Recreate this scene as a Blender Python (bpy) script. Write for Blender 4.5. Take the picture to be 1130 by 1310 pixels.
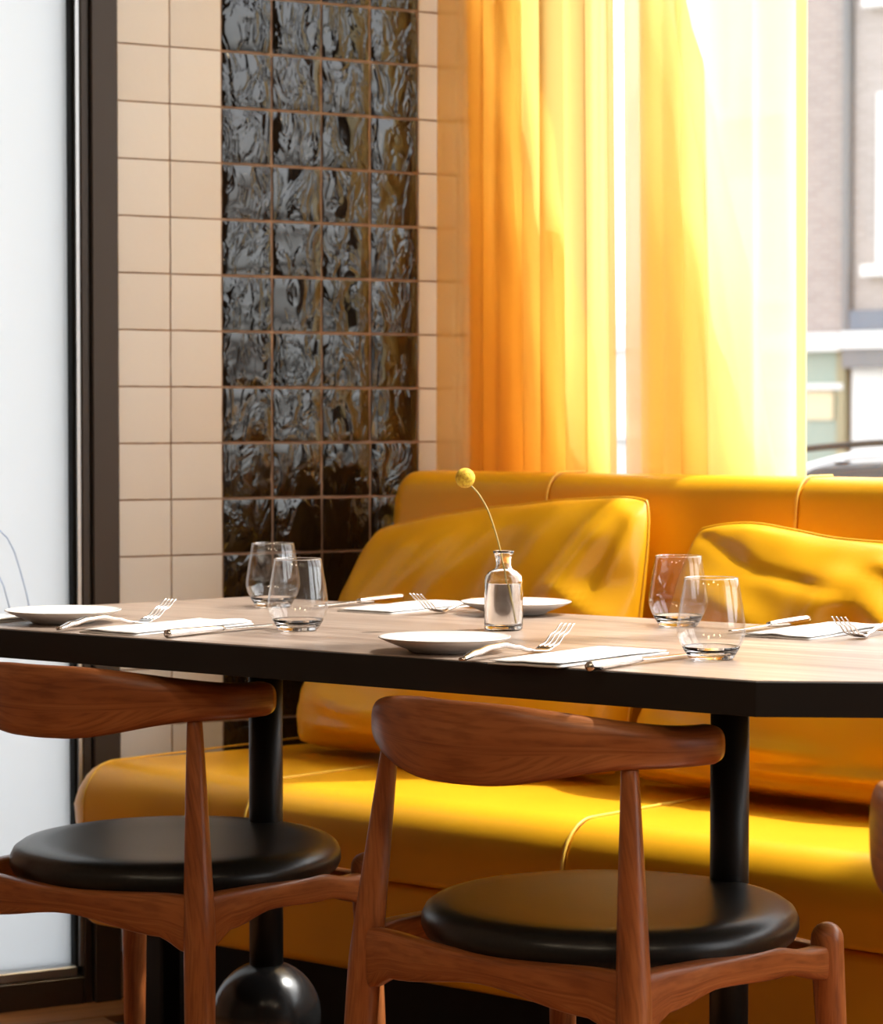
import bpy, bmesh, math, random
from mathutils import Vector, Matrix, noise

# ------------------------------------------------------------------ camera, sky, sun, exposure
sc = bpy.context.scene
for o in list(bpy.data.objects):
    bpy.data.objects.remove(o)
COL = sc.collection
R = math.radians

cam_d = bpy.data.cameras.new('camera')
cam = bpy.data.objects.new('camera', cam_d)
COL.objects.link(cam)
cam.location = (0, 0, 1.04)
cam.rotation_euler = (R(90) - math.atan(120 / 3300), 0, 0)
cam_d.sensor_fit = 'HORIZONTAL'
cam_d.sensor_width = 36
cam_d.lens = 3300 / 1130 * 36
cam_d.clip_start = 0.05
cam_d.clip_end = 300
cam_d.dof.use_dof = True
cam_d.dof.focus_distance = 3.15
cam_d.dof.aperture_fstop = 11
sc.camera = cam

SUN_DIR = Vector((0.482, 0.150, 0.79)).normalized()      # towards the sun
SUN_STRENGTH = 6.9
SKY_STRENGTH = 0.75
EXPOSURE = 0.12
LAMP = 27.0                                            # opal globes in the room

world = bpy.data.worlds.new('world')
sc.world = world
world.use_nodes = True
wn, wl = world.node_tree.nodes, world.node_tree.links
wn.clear()
sky = wn.new('ShaderNodeTexSky')
sky.sky_type = 'NISHITA'
sky.sun_disc = False
sky.sun_elevation = math.asin(SUN_DIR.z)
sky.sun_rotation = math.atan2(SUN_DIR.x, SUN_DIR.y)
sky.air_density = 1.0
sky.dust_density = 3.0
sky.ozone_density = 1.0
hs = wn.new('ShaderNodeHueSaturation')
hs.inputs['Saturation'].default_value = 0.18
bg = wn.new('ShaderNodeBackground')
bg.inputs['Strength'].default_value = SKY_STRENGTH
wo = wn.new('ShaderNodeOutputWorld')
wl.new(sky.outputs[0], hs.inputs['Color'])
wl.new(hs.outputs[0], bg.inputs['Color'])
wl.new(bg.outputs[0], wo.inputs['Surface'])

sun_d = bpy.data.lights.new('sun', 'SUN')
sun_d.energy = SUN_STRENGTH
sun_d.angle = R(1.2)
sun_d.color = (1.0, 0.95, 0.87)
sun = bpy.data.objects.new('sun', sun_d)
COL.objects.link(sun)
sun.rotation_euler = SUN_DIR.to_track_quat('Z', 'Y').to_euler()

vs = sc.view_settings
vs.view_transform = 'Standard'
vs.look = 'None'
vs.gamma = 1
vs.use_curve_mapping = False
vs.exposure = EXPOSURE

cy = sc.cycles
cy.max_bounces = 14
cy.diffuse_bounces = 5
cy.glossy_bounces = 6
cy.transmission_bounces = 12
cy.transparent_max_bounces = 24
cy.sample_clamp_indirect = 6.0
cy.blur_glossy = 0.6

# ------------------------------------------------------------------ helpers
rnd = random.Random(7)

def tag(o, label, cat=None, group=None, kind=None):
    o['label'] = label
    if cat: o['category'] = cat
    if group: o['group'] = group
    if kind: o['kind'] = kind
    return o

def empty(name, loc=(0, 0, 0), rz=0.0):
    o = bpy.data.objects.new(name, None)
    COL.objects.link(o)
    o.location = loc
    o.rotation_euler = (0, 0, rz)
    o.empty_display_size = 0.05
    return o

def link(name, me, parent=None, mat=None):
    o = bpy.data.objects.new(name, me)
    COL.objects.link(o)
    if mat is not None and not me.materials:
        me.materials.append(mat)
    if parent is not None:
        o.parent = parent
    return o

def mesh(name, verts, faces, smooth=True, uvs=None):
    me = bpy.data.meshes.new(name)
    me.from_pydata([tuple(v) for v in verts], [], faces)
    if uvs is not None:
        lay = me.uv_layers.new(name='UVMap')
        for lp in me.loops:
            lay.data[lp.index].uv = uvs[lp.vertex_index]
    if smooth:
        for p in me.polygons:
            p.use_smooth = True
    me.update()
    return me

def fix(me):
    bm = bmesh.new(); bm.from_mesh(me)
    bmesh.ops.recalc_face_normals(bm, faces=bm.faces)
    bm.to_mesh(me); bm.free()
    return me

class MB:
    """collects boxes and hulls in one bmesh"""
    def __init__(self):
        self.bm = bmesh.new()
    def box(self, x0, x1, y0, y1, z0, z1, bev=0.0, seg=2):
        b = bmesh.new()
        vs_ = [b.verts.new((x, y, z)) for x in (x0, x1) for y in (y0, y1) for z in (z0, z1)]
        for f in ((0, 1, 3, 2), (4, 6, 7, 5), (0, 4, 5, 1), (2, 3, 7, 6), (0, 2, 6, 4), (1, 5, 7, 3)):
            b.faces.new([vs_[i] for i in f])
        if bev > 0:
            bmesh.ops.bevel(b, geom=list(b.edges), offset=bev, segments=seg, profile=0.5, affect='EDGES')
        self._merge(b)
        return self
    def prism(self, pts, z0, z1, bev=0.0, seg=2):
        b = bmesh.new()
        lo = [b.verts.new((p[0], p[1], z0)) for p in pts]
        hi = [b.verts.new((p[0], p[1], z1)) for p in pts]
        b.faces.new(lo[::-1]); b.faces.new(hi)
        n = len(pts)
        for i in range(n):
            b.faces.new((lo[i], lo[(i + 1) % n], hi[(i + 1) % n], hi[i]))
        if bev > 0:
            bmesh.ops.bevel(b, geom=list(b.edges), offset=bev, segments=seg, profile=0.5, affect='EDGES')
        self._merge(b)
        return self
    def _merge(self, b):
        me = bpy.data.meshes.new('tmp')
        bmesh.ops.recalc_face_normals(b, faces=b.faces)
        b.to_mesh(me); b.free()
        self.bm.from_mesh(me)
        bpy.data.meshes.remove(me)
    def me(self, name, smooth=False):
        m = bpy.data.meshes.new(name)
        self.bm.to_mesh(m); self.bm.free()
        if smooth:
            for p in m.polygons: p.use_smooth = True
        return m
    def build(self, name, mat, parent=None, smooth=False):
        return link(name, self.me(name, smooth), parent, mat)

def lathe_me(name, prof, seg=48, smooth=True):
    """prof: list of (r, z); closed at the axis where r == 0"""
    verts, rows = [], []
    for r, z in prof:
        if r <= 1e-6:
            rows.append([len(verts)]); verts.append((0, 0, z))
        else:
            row = []
            for k in range(seg):
                a = 2 * math.pi * k / seg
                row.append(len(verts)); verts.append((r * math.cos(a), r * math.sin(a), z))
            rows.append(row)
    faces = []
    for a, b in zip(rows[:-1], rows[1:]):
        if len(a) == 1 and len(b) == 1: continue
        for k in range(seg):
            k2 = (k + 1) % seg
            if len(a) == 1: faces.append((a[0], b[k2], b[k]))
            elif len(b) == 1: faces.append((a[k], a[k2], b[0]))
            else: faces.append((a[k], a[k2], b[k2], b[k]))
    return fix(mesh(name, verts, faces, smooth))

def sweep_me(name, pts, sec, nsec=16, up=(0, 0, 1), caps=True, power=2.0, smooth=True, round_ends=0):
    """pts: centre points; sec(i, t) -> (half_w, half_h) ; half_w along side, half_h along up"""
    pts = [Vector(p) for p in pts]
    n = len(pts)
    verts, uvs, faces = [], [], []
    L = 0.0
    up = Vector(up)
    for i in range(n):
        a = pts[max(0, i - 1)]; b = pts[min(n - 1, i + 1)]
        T = (b - a).normalized()
        S = T.cross(up)
        if S.length < 1e-5: S = Vector((1, 0, 0))
        S.normalize()
        U = S.cross(T).normalized()
        if i: L += (pts[i] - pts[i - 1]).length
        w, h = sec(i, i / (n - 1))
        for k in range(nsec):
            q = 2 * math.pi * k / nsec
            c, s = math.cos(q), math.sin(q)
            cx = math.copysign(abs(c) ** (2 / power), c) * w
            sx = math.copysign(abs(s) ** (2 / power), s) * h
            verts.append(pts[i] + S * cx + U * sx)
            uvs.append((L, k / nsec * 2 * (w + h)))
    for i in range(n - 1):
        for k in range(nsec):
            k2 = (k + 1) % nsec
            faces.append((i * nsec + k, i * nsec + k2, (i + 1) * nsec + k2, (i + 1) * nsec + k))
    if caps:
        for i in (0, n - 1):
            verts.append(pts[i]); uvs.append((0 if i == 0 else L, 0))
            c = len(verts) - 1
            for k in range(nsec):
                k2 = (k + 1) % nsec
                faces.append((c, i * nsec + k2, i * nsec + k) if i == 0 else (c, i * nsec + k, i * nsec + k2))
    return fix(mesh(name, verts, faces, smooth, uvs))

def tube_pts(a, b, n):
    a, b = Vector(a), Vector(b)
    return [a.lerp(b, i / (n - 1)) for i in range(n)]

def lerp_tab(tab, t):
    for (t0, v0), (t1, v1) in zip(tab[:-1], tab[1:]):
        if t <= t1:
            k = (t - t0) / (t1 - t0) if t1 > t0 else 0
            k = max(0, min(1, k))
            return v0 + (v1 - v0) * k
    return tab[-1][1]

def smooth_tab(tab, t):
    for (t0, v0), (t1, v1) in zip(tab[:-1], tab[1:]):
        if t <= t1:
            k = max(0, min(1, (t - t0) / (t1 - t0)))
            k = k * k * (3 - 2 * k)
            return v0 + (v1 - v0) * k
    return tab[-1][1]

# ------------------------------------------------------------------ materials
def mat(name, color=(0.8, 0.8, 0.8), rough=0.5, metal=0.0, spec=0.5, **kw):
    m = bpy.data.materials.new(name)
    m.use_nodes = True
    b = m.node_tree.nodes['Principled BSDF']
    b.inputs['Base Color'].default_value = (*color, 1)
    b.inputs['Roughness'].default_value = rough
    b.inputs['Metallic'].default_value = metal
    b.inputs['Specular IOR Level'].default_value = spec
    for k, v in kw.items():
        b.inputs[k].default_value = v
    return m

def nodes(m):
    return m.node_tree.nodes, m.node_tree.links, m.node_tree.nodes['Principled BSDF']

def ramp(N, stops):
    r = N.new('ShaderNodeValToRGB')
    e = r.color_ramp.elements
    e[0].position, e[0].color = stops[0][0], (*stops[0][1], 1)
    e[1].position, e[1].color = stops[-1][0], (*stops[-1][1], 1)
    for p, c in stops[1:-1]:
        x = e.new(p); x.color = (*c, 1)
    return r

def add_noise_color(m, stops, scale=8, coord='Object', stretch=(1, 1, 1), detail=4, dist=0.0, bump=0.0, bump_dist=0.001, rand=False):
    N, L, b = nodes(m)
    tc = N.new('ShaderNodeTexCoord')
    mp = N.new('ShaderNodeMapping')
    mp.inputs['Scale'].default_value = stretch
    L.new(tc.outputs[coord], mp.inputs['Vector'])
    if rand:
        oi = N.new('ShaderNodeObjectInfo')
        ml = N.new('ShaderNodeMath'); ml.operation = 'MULTIPLY'; ml.inputs[1].default_value = 37.0
        L.new(oi.outputs['Random'], ml.inputs[0])
        cb = N.new('ShaderNodeCombineXYZ')
        for i in range(3): L.new(ml.outputs[0], cb.inputs[i])
        L.new(cb.outputs[0], mp.inputs['Location'])
    nz = N.new('ShaderNodeTexNoise')
    nz.inputs['Scale'].default_value = scale
    nz.inputs['Detail'].default_value = detail
    nz.inputs['Distortion'].default_value = dist
    L.new(mp.outputs[0], nz.inputs['Vector'])
    r = ramp(N, stops)
    L.new(nz.outputs['Fac'], r.inputs[0])
    L.new(r.outputs[0], b.inputs['Base Color'])
    if bump:
        bp = N.new('ShaderNodeBump')
        bp.inputs['Strength'].default_value = bump
        bp.inputs['Distance'].default_value = bump_dist
        L.new(nz.outputs['Fac'], bp.inputs['Height'])
        L.new(bp.outputs[0], b.inputs['Normal'])
    return m

# wood of the chairs: grain runs along the UV length of each part
M_wood = mat('oiled_cherry_wood', rough=0.34, spec=0.45)
N, L, B = nodes(M_wood)
uv = N.new('ShaderNodeTexCoord')
oi = N.new('ShaderNodeObjectInfo')
mp = N.new('ShaderNodeMapping'); mp.inputs['Scale'].default_value = (5, 55, 1)
cbx = N.new('ShaderNodeCombineXYZ'); mlx = N.new('ShaderNodeMath'); mlx.operation = 'MULTIPLY'; mlx.inputs[1].default_value = 21
L.new(oi.outputs['Random'], mlx.inputs[0]); L.new(mlx.outputs[0], cbx.inputs[0]); L.new(mlx.outputs[0], cbx.inputs[1])
L.new(uv.outputs['UV'], mp.inputs['Vector']); L.new(cbx.outputs[0], mp.inputs['Location'])
n1 = N.new('ShaderNodeTexNoise'); n1.inputs['Scale'].default_value = 1.0; n1.inputs['Detail'].default_value = 5; n1.inputs['Distortion'].default_value = 0.6
L.new(mp.outputs[0], n1.inputs['Vector'])
mp2 = N.new('ShaderNodeMapping'); mp2.inputs['Scale'].default_value = (22, 420, 1)
L.new(uv.outputs['UV'], mp2.inputs['Vector'])
n2 = N.new('ShaderNodeTexNoise'); n2.inputs['Scale'].default_value = 1.0; n2.inputs['Detail'].default_value = 3
L.new(mp2.outputs[0], n2.inputs['Vector'])
r1 = ramp(N, [(0.28, (0.24, 0.066, 0.017)), (0.5, (0.38, 0.118, 0.032)), (0.75, (0.47, 0.170, 0.052))])
L.new(n1.outputs['Fac'], r1.inputs[0])
r2 = ramp(N, [(0.36, (0.66, 0.60, 0.56)), (0.56, (1, 1, 1))])
L.new(n2.outputs['Fac'], r2.inputs[0])
mx = N.new('ShaderNodeMix'); mx.data_type = 'RGBA'; mx.blend_type = 'MULTIPLY'; mx.inputs['Factor'].default_value = 0.8
L.new(r1.outputs[0], mx.inputs['A']); L.new(r2.outputs[0], mx.inputs['B'])
L.new(mx.outputs['Result'], B.inputs['Base Color'])
bp = N.new('ShaderNodeBump'); bp.inputs['Strength'].default_value = 0.12; bp.inputs['Distance'].default_value = 0.0006
L.new(n2.outputs['Fac'], bp.inputs['Height']); L.new(bp.outputs[0], B.inputs['Normal'])

M_black_leather = mat('black_leather', (0.012, 0.011, 0.010), 0.31, spec=0.36)
add_noise_color(M_black_leather, [(0.3, (0.010, 0.009, 0.008)), (0.7, (0.017, 0.015, 0.013))], 160, bump=0.12, bump_dist=0.0006)

M_yellow = mat('yellow_leather', rough=0.36, spec=0.4)
add_noise_color(M_yellow, [(0.3, (0.76, 0.36, 0.006)), (0.7, (0.82, 0.41, 0.009))], 4, detail=3)
N, L, B = nodes(M_yellow)
nz = N.new('ShaderNodeTexNoise'); nz.inputs['Scale'].default_value = 260; nz.inputs['Detail'].default_value = 2
tc = N.new('ShaderNodeTexCoord'); L.new(tc.outputs['Object'], nz.inputs['Vector'])
bp = N.new('ShaderNodeBump'); bp.inputs['Strength'].default_value = 0.10; bp.inputs['Distance'].default_value = 0.0005
L.new(nz.outputs['Fac'], bp.inputs['Height']); L.new(bp.outputs[0], B.inputs['Normal'])
M_yellow_pillow = M_yellow.copy(); M_yellow_pillow.name = 'yellow_pillow_leather'
M_yellow_pillow.node_tree.nodes['Principled BSDF'].inputs['Roughness'].default_value = 0.30
M_seam = mat('yellow_thread', (0.86, 0.52, 0.06), 0.5)

M_black_metal = mat('black_powder_coat', (0.010, 0.0095, 0.009), 0.42, spec=0.4)
M_black_gloss = mat('black_lacquer', (0.010, 0.010, 0.010), 0.24, spec=0.5)
add_noise_color(M_black_gloss, [(0.3, (0.008, 0.008, 0.008)), (0.7, (0.014, 0.014, 0.014))], 60, bump=0.15, bump_dist=0.001)
M_edge = mat('black_table_edge', (0.011, 0.009, 0.008), 0.5, spec=0.35)

M_top = mat('walnut_table_top', rough=0.33, spec=0.5)
N, L, B = nodes(M_top)
tc = N.new('ShaderNodeTexCoord')
mp = N.new('ShaderNodeMapping'); mp.inputs['Scale'].default_value = (2.2, 26, 1)
L.new(tc.outputs['Object'], mp.inputs['Vector'])
n1 = N.new('ShaderNodeTexNoise'); n1.inputs['Scale'].default_value = 1.0; n1.inputs['Detail'].default_value = 6; n1.inputs['Distortion'].default_value = 0.8
L.new(mp.outputs[0], n1.inputs['Vector'])
r1 = ramp(N, [(0.28, (0.16, 0.108, 0.080)), (0.5, (0.28, 0.205, 0.160)), (0.72, (0.39, 0.305, 0.245))])
L.new(n1.outputs['Fac'], r1.inputs[0]); L.new(r1.outputs[0], B.inputs['Base Color'])

M_cream_tile = mat('cream_glazed_tile', rough=0.28, spec=0.45)
N, L, B = nodes(M_cream_tile)
oi = N.new('ShaderNodeObjectInfo')
rr = ramp(N, [(0.0, (0.78, 0.74, 0.70)), (0.5, (0.815, 0.79, 0.76)), (1.0, (0.84, 0.825, 0.81))])
L.new(oi.outputs['Random'], rr.inputs[0]); L.new(rr.outputs[0], B.inputs['Base Color'])
tc = N.new('ShaderNodeTexCoord'); mpc = N.new('ShaderNodeMapping'); cb = N.new('ShaderNodeCombineXYZ')
ml = N.new('ShaderNodeMath'); ml.operation = 'MULTIPLY'; ml.inputs[1].default_value = 53
L.new(oi.outputs['Random'], ml.inputs[0]); L.new(ml.outputs[0], cb.inputs[0]); L.new(ml.outputs[0], cb.inputs[2]); L.new(cb.outputs[0], mpc.inputs['Location'])
L.new(tc.outputs['Object'], mpc.inputs['Vector'])
nz = N.new('ShaderNodeTexNoise'); nz.inputs['Scale'].default_value = 30; nz.inputs['Detail'].default_value = 2
L.new(mpc.outputs[0], nz.inputs['Vector'])
bp = N.new('ShaderNodeBump'); bp.inputs['Strength'].default_value = 0.25; bp.inputs['Distance'].default_value = 0.002
L.new(nz.outputs['Fac'], bp.inputs['Height']); L.new(bp.outputs[0], B.inputs['Normal'])

M_black_tile = mat('black_glazed_tile', rough=0.04, spec=0.72)
N, L, B = nodes(M_black_tile)
oi = N.new('ShaderNodeObjectInfo')
rr = ramp(N, [(0.0, (0.006, 0.005, 0.004)), (1.0, (0.016, 0.011, 0.008))])
L.new(oi.outputs['Random'], rr.inputs[0]); L.new(rr.outputs[0], B.inputs['Base Color'])
tc = N.new('ShaderNodeTexCoord'); mpc = N.new('ShaderNodeMapping'); cb = N.new('ShaderNodeCombineXYZ')
ml = N.new('ShaderNodeMath'); ml.operation = 'MULTIPLY'; ml.inputs[1].default_value = 53
L.new(oi.outputs['Random'], ml.inputs[0]); L.new(ml.outputs[0], cb.inputs[0]); L.new(ml.outputs[0], cb.inputs[2]); L.new(cb.outputs[0], mpc.inputs['Location'])
mpc.inputs['Scale'].default_value = (1.5, 1, 0.75)
L.new(tc.outputs['Object'], mpc.inputs['Vector'])
nz = N.new('ShaderNodeTexNoise'); nz.inputs['Scale'].default_value = 17; nz.inputs['Detail'].default_value = 3.0; nz.inputs['Roughness'].default_value = 0.5; nz.inputs['Distortion'].default_value = 1.1
L.new(mpc.outputs[0], nz.inputs['Vector'])
rm = N.new('ShaderNodeMapRange'); rm.interpolation_type = 'SMOOTHSTEP'       # broad flats parted by drips in the glaze
rm.inputs['From Min'].default_value = 0.36; rm.inputs['From Max'].default_value = 0.62
L.new(nz.outputs['Fac'], rm.inputs['Value'])
bp = N.new('ShaderNodeBump'); bp.inputs['Strength'].default_value = 1.0; bp.inputs['Distance'].default_value = 0.0011
L.new(rm.outputs[0], bp.inputs['Height']); L.new(bp.outputs[0], B.inputs['Normal'])

M_grout = mat('terracotta_grout', (0.36, 0.23, 0.16), 0.9, spec=0.2)
add_noise_color(M_grout, [(0.3, (0.40, 0.265, 0.19)), (0.7, (0.50, 0.345, 0.26))], 60)
M_plaster = mat('brown_plaster', (0.55, 0.47, 0.38), 0.85, spec=0.2)
add_noise_color(M_plaster, [(0.3, (0.13, 0.095, 0.07)), (0.7, (0.16, 0.12, 0.09))], 6)
M_ceiling = mat('ceiling_paint', (0.60, 0.54, 0.46), 0.9, spec=0.2)
add_noise_color(M_ceiling, [(0.3, (0.28, 0.24, 0.19)), (0.7, (0.32, 0.27, 0.22))], 3)
M_bronze = mat('dark_bronze_frame', (0.050, 0.036, 0.027), 0.42, metal=0.25, spec=0.5)
M_gasket = mat('black_rubber', (0.008, 0.008, 0.008), 0.7, spec=0.2)
M_alu = mat('brushed_aluminium', (0.62, 0.62, 0.62), 0.35, metal=0.9)
M_white_sill = mat('white_sill_paint', (0.80, 0.79, 0.76), 0.4)
M_oak = mat('floor_oak', rough=0.35)
add_noise_color(M_oak, [(0.25, (0.22, 0.085, 0.03)), (0.55, (0.36, 0.16, 0.06)), (0.8, (0.46, 0.23, 0.10))], 3, stretch=(1.2, 14, 1), detail=6, dist=0.5, rand=True)
M_subfloor = mat('floor_joint', (0.05, 0.03, 0.02), 0.9)
M_plinth = mat('black_plinth', (0.008, 0.007, 0.006), 0.6, spec=0.3)

def thin_glass(name, tint=(0.985, 0.99, 0.985), ior=1.5, rough=0.0):
    m = bpy.data.materials.new(name); m.use_nodes = True
    N, L = m.node_tree.nodes, m.node_tree.links
    N.clear()
    t = N.new('ShaderNodeBsdfTransparent'); t.inputs[0].default_value = (*tint, 1)
    g = N.new('ShaderNodeBsdfGlossy'); g.inputs['Roughness'].default_value = rough
    lw = N.new('ShaderNodeLayerWeight')
    pw = N.new('ShaderNodeMath'); pw.operation = 'POWER'; pw.inputs[1].default_value = 5.0
    f = N.new('ShaderNodeMath'); f.operation = 'MULTIPLY_ADD'; f.inputs[1].default_value = 0.95; f.inputs[2].default_value = ((ior - 1) / (ior + 1)) ** 2
    L.new(lw.outputs['Facing'], pw.inputs[0]); L.new(pw.outputs[0], f.inputs[0])
    x = N.new('ShaderNodeMixShader'); o = N.new('ShaderNodeOutputMaterial')
    L.new(f.outputs[0], x.inputs[0]); L.new(t.outputs[0], x.inputs[1]); L.new(g.outputs[0], x.inputs[2]); L.new(x.outputs[0], o.inputs[0])
    return m
M_pane = thin_glass('window_glass')
M_tumbler = thin_glass('tumbler_glass_wall', (0.985, 0.985, 0.985), 1.62)
M_glass = mat('solid_glass', (1, 1, 1), 0.0, **{'Transmission Weight': 1.0, 'IOR': 1.48})
M_water = mat('water', (1, 1, 1), 0.0, **{'Transmission Weight': 1.0, 'IOR': 1.33})

def frosted():
    m = bpy.data.materials.new('frosted_glass'); m.use_nodes = True
    N, L = m.node_tree.nodes, m.node_tree.links
    N.clear()
    d = N.new('ShaderNodeBsdfTranslucent'); d.inputs[0].default_value = (0.79, 0.82, 0.835, 1)
    s = N.new('ShaderNodeBsdfDiffuse'); s.inputs[0].default_value = (0.80, 0.82, 0.84, 1)
    g = N.new('ShaderNodeBsdfGlossy'); g.inputs['Roughness'].default_value = 0.25
    x = N.new('ShaderNodeMixShader'); x.inputs[0].default_value = 0.25
    y = N.new('ShaderNodeMixShader'); y.inputs[0].default_value = 0.05
    o = N.new('ShaderNodeOutputMaterial')
    L.new(d.outputs[0], x.inputs[1]); L.new(s.outputs[0], x.inputs[2])
    L.new(x.outputs[0], y.inputs[1]); L.new(g.outputs[0], y.inputs[2]); L.new(y.outputs[0], o.inputs[0])
    return m
M_frost = frosted()
M_blue_line = mat('blue_paint_line', (0.30, 0.42, 0.72), 0.5)

def sheer(name, col, trans, see):
    m = bpy.data.materials.new(name); m.use_nodes = True
    N, L = m.node_tree.nodes, m.node_tree.links
    N.clear()
    tr = N.new('ShaderNodeBsdfTranslucent'); tr.inputs[0].default_value = (*col, 1)
    df = N.new('ShaderNodeBsdfDiffuse'); df.inputs[0].default_value = (*col, 1)
    t0 = N.new('ShaderNodeBsdfTransparent'); t0.inputs[0].default_value = (*see, 1)
    t1 = N.new('ShaderNodeBsdfRefraction'); t1.inputs['Color'].default_value = (*see, 1)      # threads scatter what is seen through them
    t1.inputs['IOR'].default_value = 1.12; t1.inputs['Roughness'].default_value = 0.35
    tp = N.new('ShaderNodeMixShader'); tp.inputs[0].default_value = 0.70
    L.new(t0.outputs[0], tp.inputs[1]); L.new(t1.outputs[0], tp.inputs[2])
    # fine weave varies how open the cloth is
    tc = N.new('ShaderNodeTexCoord'); mp = N.new('ShaderNodeMapping'); mp.inputs['Scale'].default_value = (900, 900, 140)
    nz = N.new('ShaderNodeTexNoise'); nz.inputs['Scale'].default_value = 1
    L.new(tc.outputs['Object'], mp.inputs[0]); L.new(mp.outputs[0], nz.inputs['Vector'])
    mr = N.new('ShaderNodeMapRange'); mr.inputs['To Min'].default_value = trans - 0.06; mr.inputs['To Max'].default_value = trans + 0.06
    L.new(nz.outputs['Fac'], mr.inputs['Value'])
    a = N.new('ShaderNodeMixShader'); a.inputs[0].default_value = 0.30
    b = N.new('ShaderNodeMixShader')
    o = N.new('ShaderNodeOutputMaterial')
    L.new(tr.outputs[0], a.inputs[1]); L.new(df.outputs[0], a.inputs[2])
    L.new(mr.outputs[0], b.inputs[0])
    L.new(a.outputs[0], b.inputs[1]); L.new(tp.outputs[0], b.inputs[2]); L.new(b.outputs[0], o.inputs[0])
    return m
M_sheer = sheer('yellow_sheer_cloth', (0.93, 0.76, 0.42), 0.36, (1.0, 0.93, 0.80))
M_sheer_shaded = sheer('shaded_sheer_cloth', (0.84, 0.57, 0.18), 0.28, (1.0, 0.77, 0.45))  # sheer cloth of the left panel, its shade put into the colour
M_bunch_shaded = sheer('bunched_shaded_cloth', (0.76, 0.51, 0.16), 0.25, (1.0, 0.80, 0.48))  # bunched layers of the left panel, coloured darker to deepen its shade
M_fade = sheer('light_fade_cloth', (0.88, 0.63, 0.27), 0.32, (1.0, 0.82, 0.58))  # tint for layers added to the right panel, imitating light fading downwards
M_hem = sheer('yellow_sheer_hem', (0.84, 0.66, 0.34), 0.12, (1.0, 0.86, 0.62))

M_china = mat('white_china', (0.74, 0.72, 0.69), 0.18, spec=0.5)
M_napkin = mat('white_linen', (0.82, 0.79, 0.75), 0.85, spec=0.2)
add_noise_color(M_napkin, [(0.3, (0.70, 0.68, 0.66)), (0.7, (0.74, 0.72, 0.70))], 300, bump=0.2, bump_dist=0.0004)
M_steel = mat('polished_steel', (0.78, 0.76, 0.73), 0.20, metal=1.0)
M_bloom = mat('yellow_bloom', (0.85, 0.55, 0.03), 0.8)
add_noise_color(M_bloom, [(0.35, (0.62, 0.30, 0.015)), (0.6, (0.90, 0.62, 0.05))], 220, bump=0.6, bump_dist=0.002)
M_stem = mat('dry_stem', (0.50, 0.36, 0.10), 0.6)

# ------------------------------------------------------------------ frames of the place
TW = R(29.1)                               # tiled wall turns away to the right
WP = Vector((-0.4868, 4.65, 0.0))          # foot of a grout line on its face
A_S = R(39.0)                              # banquette and window run
A_T = R(36.6)                              # table
su = Vector((math.cos(A_S), -math.sin(A_S), 0)); sn = Vector((math.sin(A_S), math.cos(A_S), 0))
tu = Vector((math.cos(A_T), -math.sin(A_T), 0)); tn = Vector((math.sin(A_T), math.cos(A_T), 0))
CEIL = 4.55
HEAD = 4.25                                 # top of the street windows

# ------------------------------------------------------------------ floor and ceiling
ROOM = [(-2.9, -3.0), (3.34, -3.0), (3.34, 2.62), (0.19, 5.17), (-0.02, 5.14), (-2.88, 3.56)]
fl = MB().prism(ROOM, -0.08, -0.012).build('floor', M_subfloor)
tag(fl, 'oak plank floor below the table and chairs', 'floor', kind='structure')
me_pl = MB().box(-0.55, 0.55, -0.0585, 0.0585, -0.02, 0.0, 0.0015, 1).me('plank')
me_pl.materials.append(M_oak)
pd = Vector((math.cos(TW), math.sin(TW), 0)); pc = Vector((math.sin(TW), -math.cos(TW), 0))   # boards run along the tiled wall
cnt = 0
for j in range(0, 32):
    for i in range(-3, 4):
        c = WP + pc * (0.062 + j * 0.12) + pd * (i * 1.104 + (j % 3) * 0.37)
        if -2.1 < c.x < 2.3 and c.y > 0.9 and c.dot(sn) < 3.38 and cnt < 290:
            o = link('plank', me_pl, fl); o.location = c; o.rotation_euler = (0, 0, TW); cnt += 1
cl = MB().prism(ROOM, CEIL, CEIL + 0.12).build('ceiling', M_ceiling)
tag(cl, 'plain warm white ceiling above the dining room', 'ceiling', kind='structure')

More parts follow.
